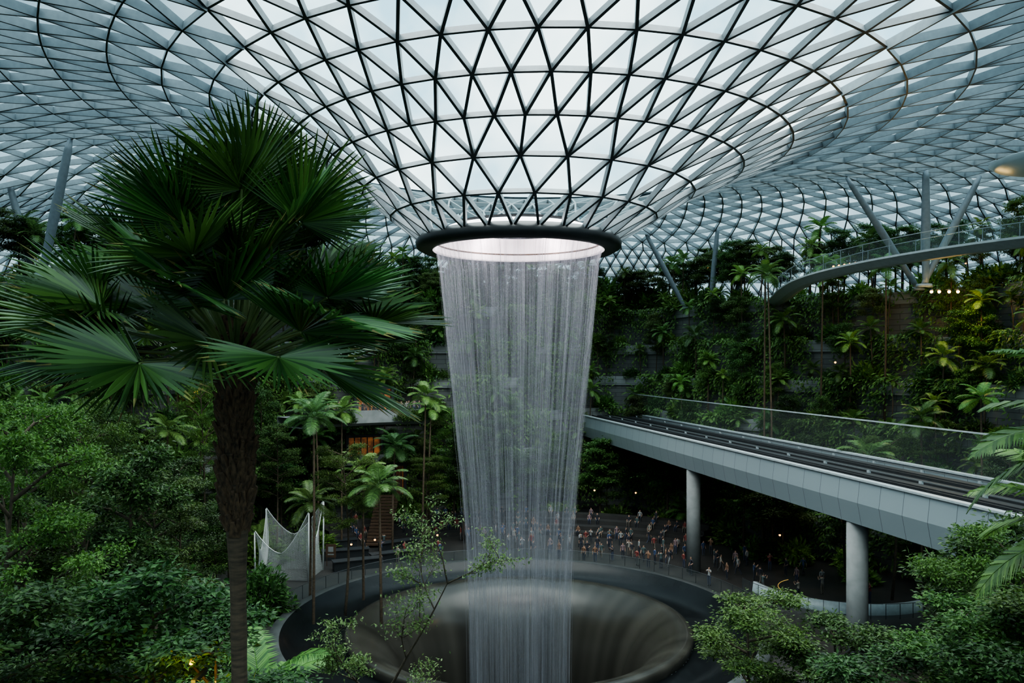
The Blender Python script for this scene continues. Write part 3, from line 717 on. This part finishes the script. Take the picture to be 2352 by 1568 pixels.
obj('balcony',mb.mesh('balcony',[M['kerb']]),label='lower dark stone ledge under the promenade balcony',category='balcony')
balustrade((CX,CY),32.75,108,134,14.6,.5,'low glass rail on the promenade balcony',20)
for dg in (108.5,110,111.5,113,125,126.5,128,129.5,131,133):
    x,y=pol(32.5,dg);place('shrub',random.choice([0,1]),x,y,13.4,random.uniform(.6,.9),SL[0],'shrub','shrubs trailing over the balcony')
for dg in (112.5,114,116,126,128,129.5):
    x,y=pol(33.9,dg);place('shrub',random.choice([0,1]),x,y,8.6,random.uniform(.5,.8),SL[0],'shrub','shrubs trailing over the balcony')
for (dg,v) in ((109,0),(133,1),(128,3)):
    x,y=pol(30.5,dg);tallpalm(x,y,15.5,v)
def shop(x,y,z,w,h,rz,label,mat='warmd'):
    e=empty('shop_front',(x,y,z),rz,1,label=label,category='shop front')
    mb=MB();mb.box((0,.3,h/2),(w,.1,h));obj('lit_interior',mb.mesh('lit_interior',[M[mat]]),e)
    mb=MB();mb.box((0,0,h+.15),(w+.6,.7,.3));mb.box((-w/2-.15,0,h/2),(.3,.7,h));mb.box((w/2+.15,0,h/2),(.3,.7,h));obj('frame',mb.mesh('shop_frame',[M['blackm']]),e)
    for i in range(1,5):
        mb=MB();mb.box((-w/2+w*i/5,.1,h/2),(.12,.1,h));obj('mullion',mb.mesh('mullion',[M['blackm']]),e)
shop(-16.6,94,14.0,4.2,2.8,rad(24),'shop front with warm orange glow behind dark mullions')
shop(-17.4,92.3,9.0,3.8,2.2,rad(24),'dim opening glowing warm under the balcony')
shop(-13.2,92,4.5,.9,3.4,rad(18),'narrow doorway glowing orange')
shop(-34,84,16.6,2.2,.7,rad(50),'small cafe hatch glowing yellow','yellow')
shop(-38,66,16.0,.8,.6,rad(80),'small window glowing yellow','yellow')
mb=MB()
for i in range(16): mb.box((0,-i*.45,-.27*i),(2.6,.5,.2),0)
obj('staircase',mb.mesh('staircase',[M['wood']]),loc=(-14.5,91.5,4.4),label='brown timber staircase rising through the planting',category='staircase')

def lamp(x,y,z,r,label,mat='warm',power=0):
    mb=MB();prof3=[(max(.001,r*math.sin(math.pi*i/8)),-r*math.cos(math.pi*i/8)) for i in range(9)];mb.lathe(prof3,12)
    e=empty('spot_lamp',(x,y,z),label=label,category='lamp',group='warm garden lamps')
    obj('bulb',mb.mesh('bulb',[M[mat]],True),e)
    mb=MB();mb.tube([(0,0,r*.8),(0,0,r*1.8)],[r*1.1,r*.5],10);mb.box((0,.25,r*1.6),(.08,.6,.08));obj('housing',mb.mesh('lamp_housing',[M['blackm']]),e)
    if power:
        L=bpy.data.lights.new('lamp_glow','POINT');L.energy=power;L.color=(1,.65,.2) if mat=='warm' else (1,.62,.05);L.shadow_soft_size=.15;o=obj('lamp_glow',L,e);o.location=(0,-.3,-.2)
for x in (38.0,38.7,39.6,40.4): lamp(x,71,26.4,.14,'warm spotlight fixed under the terrace edge','warm',300)
for i in range(7): lamp(32.2+i*.42,78.5-.3*i,29.6+.05*i,.10,'small warm festoon lamp by the upper terrace')
for (x,y,z) in [(27,108,33),(27.5,107,32),(52,95,31),(55,95,32),(26,88,2.3),(27,79,2.6),(-14,80,1.9),(-16,78,1.9),(-8,84,1.5),(10,95,4.5),(15,95,4.2),(33,80,20)]: lamp(x,y,z,.10,'small warm garden lamp among plants')
lamp(-6.1,14.9,14.3,.05,'yellow lamp glowing inside the shrubs','yellow',35)
lamp(-6.0,14.8,13.9,.05,'yellow lamp glowing inside the shrubs','yellow',30)

# ------------------------------------------------------------ play net
pn=empty('net_climber',(-21,73,0),label='white rope net enclosure strung between slim masts',category='play net')
masts=[(-2.6,-1,4.4),(2.4,-1.4,6.2),(2.8,2.5,6.6),(-2.8,3,5.8)]
for (x,y,h) in masts:
    mb=MB();mb.tube([(x,y,0),(x*1.02,y,h)],[.09,.06],8);obj('mast',mb.mesh('mast',[M['white']],True),pn)
def net(a,b,n=44,m=38):
    mb=MB();A=Vector(a);B=Vector(b)
    def pt(u,v):
        top=A.z*(1-u)+B.z*u-3.2*(1-abs(2*u-1)**1.5)*.9
        x=A.x*(1-u)+B.x*u;y=A.y*(1-u)+B.y*u
        return Vector((x*(1-.12*math.sin(v*3.14)),y*(1-.12*math.sin(v*3.14)),.1+top*v))
    for i in range(n+1): mb.tube([pt(i/n,j/12) for j in range(13)],.007,3,0,False)
    for j in range(m+1): mb.tube([pt(i/14,j/m) for i in range(15)],.007 if j<m else .04,3,0,False)
    obj('net_panel',mb.mesh('net_panel',[M['white']]),pn)
for i in range(4): net(masts[i],masts[(i+1)%4])
sb=empty('sign_board',(-17.8,77,0),0,1,label='brown framed notice board on two legs',category='sign board')
mb=MB();mb.box((0,0,1.5),(1.0,.06,1.3));obj('panel',mb.mesh('panel',[M['wood']]),sb)
mb=MB();mb.box((0,-.04,1.65),(.5,.02,.5));mb.box((0,-.04,1.15),(.6,.02,.12));obj('poster',mb.mesh('poster',[M['conc']]),sb)
for s in (-.4,.4):
    mb=MB();mb.box((s,0,.45),(.06,.06,.9));obj('leg',mb.mesh('leg',[M['wood']]),sb)
for (x,y,rz) in [(-15,76,.4),(-12,79,.5),(-17,80,.3),(-19,84,.4),(-12,84,.6)]:
    e=empty('service_counter',(x,y,0),rz,1,label='long dark planter counter on the plaza',category='counter',group='plaza counters')
    mb=MB();mb.box((0,0,.45),(4.6,1.0,.9));obj('body',mb.mesh('body',[M['blackm']]),e)
    mb=MB();mb.box((0,0,.94),(4.8,1.2,.08));obj('top',mb.mesh('top',[M['track']]),e)

# ------------------------------------------------------------ people
BON=[('pel','sp'),('sp','ch'),('ch','nk'),('nk','hd'),('hd','ht'),('ch','sL'),('sL','eL'),('eL','wL'),('wL','hL'),('ch','sR'),('sR','eR'),('eR','wR'),('wR','hR'),('pel','pL'),('pL','kL'),('kL','aL'),('aL','tL'),('pel','pR'),('pR','kR'),('kR','aR'),('aR','tR')]
RD=dict(pel=.135,sp=.12,ch=.135,nk=.055,hd=.088,ht=.078,sL=.062,sR=.062,eL=.044,eR=.044,wL=.032,wR=.032,hL=.034,hR=.034,pL=.095,pR=.095,kL=.062,kR=.062,aL=.042,aR=.042,tL=.036,tR=.036)
def J(**k):
    b=dict(pel=(0,0,.95),sp=(0,0,1.13),ch=(0,0,1.36),nk=(0,-.005,1.50),hd=(0,-.02,1.60),ht=(0,0,1.69),sL=(.18,0,1.41),eL=(.23,.02,1.13),wL=(.24,-.06,.89),hL=(.24,-.09,.79),
      sR=(-.18,0,1.41),eR=(-.23,.02,1.13),wR=(-.24,-.06,.89),hR=(-.24,-.09,.79),pL=(.09,0,.88),kL=(.10,-.02,.49),aL=(.10,.02,.08),tL=(.11,-.13,.04),pR=(-.09,0,.88),kR=(-.10,-.02,.49),aR=(-.10,.02,.08),tR=(-.11,-.13,.04));b.update(k);return b
def figure(pose,name):
    names=list(pose);idx={n:i for i,n in enumerate(names)}
    me=bpy.data.meshes.new('sk');me.from_pydata([pose[n] for n in names],[(idx[a],idx[b]) for a,b in BON],[])
    o=bpy.data.objects.new('sk',me);COL.objects.link(o)
    md=o.modifiers.new('s','SKIN');md.use_smooth_shade=True
    for i,n in enumerate(names):
        sv=me.skin_vertices[0].data[i];sv.radius=(RD[n],RD[n]*(.8 if n in('pel','sp','ch') else 1));sv.use_root=(n=='pel')
    ss=o.modifiers.new('u','SUBSURF');ss.levels=1
    dg=bpy.context.evaluated_depsgraph_get();out=bpy.data.meshes.new_from_object(o.evaluated_get(dg));out.name=name
    bpy.data.objects.remove(o)
    out.materials.clear()
    for q in ('skin','shirt','pants','hair','shoe'): out.materials.append(M[q])
    typ={}
    for a,b in BON:
        k=1
        if b in('hd','ht'):k=0
        if b in('wL','wR','hL','hR'):k=0
        if b in('pL','pR','kL','kR','aL','aR'):k=2
        if b in('tL','tR'):k=4
        typ[(a,b)]=k
    hd=Vector(pose['hd'])
    for f in out.polygons:
        c=f.center;best=9;kk=1
        for a,b in BON:
            A=Vector(pose[a]);B=Vector(pose[b])-A;t=max(0,min(1,(c-A).dot(B)/B.length_squared));dd=(c-A-B*t).length-RD[b]*.4
            if dd<best:best=dd;kk=typ[(a,b)]
        if kk==0 and (c-hd).length<.2 and c.z>hd.z-.04 and (c.z>hd.z+.06 or c.y>hd.y+.03): kk=3
        f.material_index=kk
    return out
PF=[(figure(J(),'person_standing'),'person standing in casual clothes'),
 (figure(J(kL=(.10,-.18,.52),aL=(.10,-.22,.10),tL=(.10,-.37,.07),kR=(-.10,.06,.49),aR=(-.10,.30,.13),tR=(-.10,.20,.03),eL=(.23,.14,1.15),wL=(.23,.16,.90),hL=(.23,.15,.80),eR=(-.23,-.12,1.15),wR=(-.2,-.26,.95),hR=(-.19,-.32,.87)),'person_walking'),'person walking in casual clothes'),
 (figure(J(eR=(-.24,-.16,1.26),wR=(-.12,-.34,1.42),hR=(-.08,-.38,1.50),eL=(.24,-.16,1.26),wL=(.12,-.34,1.42),hL=(.08,-.38,1.50)),'person_photographing'),'person standing with both hands raised to take a photo'),
 (figure(J(eL=(.30,.05,1.15),wL=(.17,-.10,1.02),hL=(.10,-.16,1.0),kR=(-.16,-.04,.49),aR=(-.19,.02,.08),tR=(-.24,-.12,.04)),'person_hand_on_hip'),'person standing with one arm bent at the waist')]
def sh(d,dz):return {k:(v[0],v[1],v[2]+dz) for k,v in d.items()}
st=sh(J(),-.37);st.update(kL=(.12,-.42,.54),aL=(.12,-.40,.08),tL=(.12,-.55,.04),kR=(-.12,-.42,.54),aR=(-.12,-.40,.08),tR=(-.12,-.55,.04),pL=(.09,-.06,.56),pR=(-.09,-.06,.56),wL=(.2,-.24,.62),hL=(.16,-.32,.62),wR=(-.2,-.24,.62),hR=(-.16,-.32,.62))
SIT=(figure(st,'person_seated'),'person seated on a stone step')
def person(fig,x,y,z,rz,group):
    o=bpy.data.objects.new('person',fig[0]);link(o);s=random.uniform(.92,1.06);o.location=(x,y,z);o.scale=(s,s,s);o.rotation_euler=(0,0,rz)
    o['label']=fig[1];o['category']='person';o['group']=group
used=[]
def free(x,y):
    for a,b in used:
        if (a-x)**2+(b-y)**2<.9: return False
    used.append((x,y));return True
c=0
while c<100:
    dg=random.gauss(56,30);r=random.uniform(20.0,30.3)
    if not 5<dg<130: continue
    x,y=pol(r,dg)
    if math.hypot(x-BX(32.3,75),y-75)<1.3 or not free(x,y): continue
    person(random.choice(PF),x,y,0,random.uniform(0,6.28) if random.random()<.5 else rad(dg-90)+random.uniform(-.5,.5),'visitors on the plaza');c+=1
for k in range(4):
    for dg in np.arange(56,124,1.6):
        if random.random()<.36:
            x,y=pol(31+1.3*k+.28,dg);person(SIT,x,y,.45*k,rad(dg-90)+random.uniform(-.2,.2),'visitors seated on the steps')
for i in range(22):
    dg=109+24*(i+random.random()*.7)/22;x,y=pol(33.6,dg);person(random.choice(PF),x,y,13.9,rad(dg-90)+random.uniform(-.7,.7),'visitors on the balcony')

# ------------------------------------------------------------ world, light, camera
w=bpy.data.worlds.new('World');S.world=w;w.use_nodes=True;nt=w.node_tree;nt.nodes.clear()
out=N(nt,'ShaderNodeOutputWorld');bg=N(nt,'ShaderNodeBackground');tc=N(nt,'ShaderNodeTexCoord');nz=N(nt,'ShaderNodeTexNoise');nz.inputs['Scale'].default_value=4.5;nz.inputs['Detail'].default_value=5
nt.links.new(tc.outputs['Generated'],nz.inputs['Vector'])
c=ramp(nt,nz.outputs['Fac'],[(.40,(.30,.52,.62)),(.60,(.88,1.03,1.03))]);nt.links.new(c,bg.inputs[0]);bg.inputs[1].default_value=2.5
nt.links.new(bg.outputs[0],out.inputs[0])
L=bpy.data.lights.new('interior_fill_sun','SUN');L.energy=13;L.angle=rad(100);L.color=(1,.99,.94)  # overcast sky has no sun; soft one added to brighten the interior
o=obj('interior_fill_sun',L);o.location=(0,20,80);o.rotation_euler=(rad(14),rad(8),0)
cam=bpy.data.cameras.new('Camera');cam.lens=1800/2352*36;cam.sensor_width=36;cam.shift_y=48/2352;cam.clip_end=500;cam.clip_start=.05
co=bpy.data.objects.new('Camera',cam);COL.objects.link(co);co.location=(0,0,20);co.rotation_euler=(math.pi/2,0,0);S.camera=co
S.view_settings.view_transform='AgX';S.view_settings.look='AgX - Medium High Contrast';S.view_settings.exposure=.25
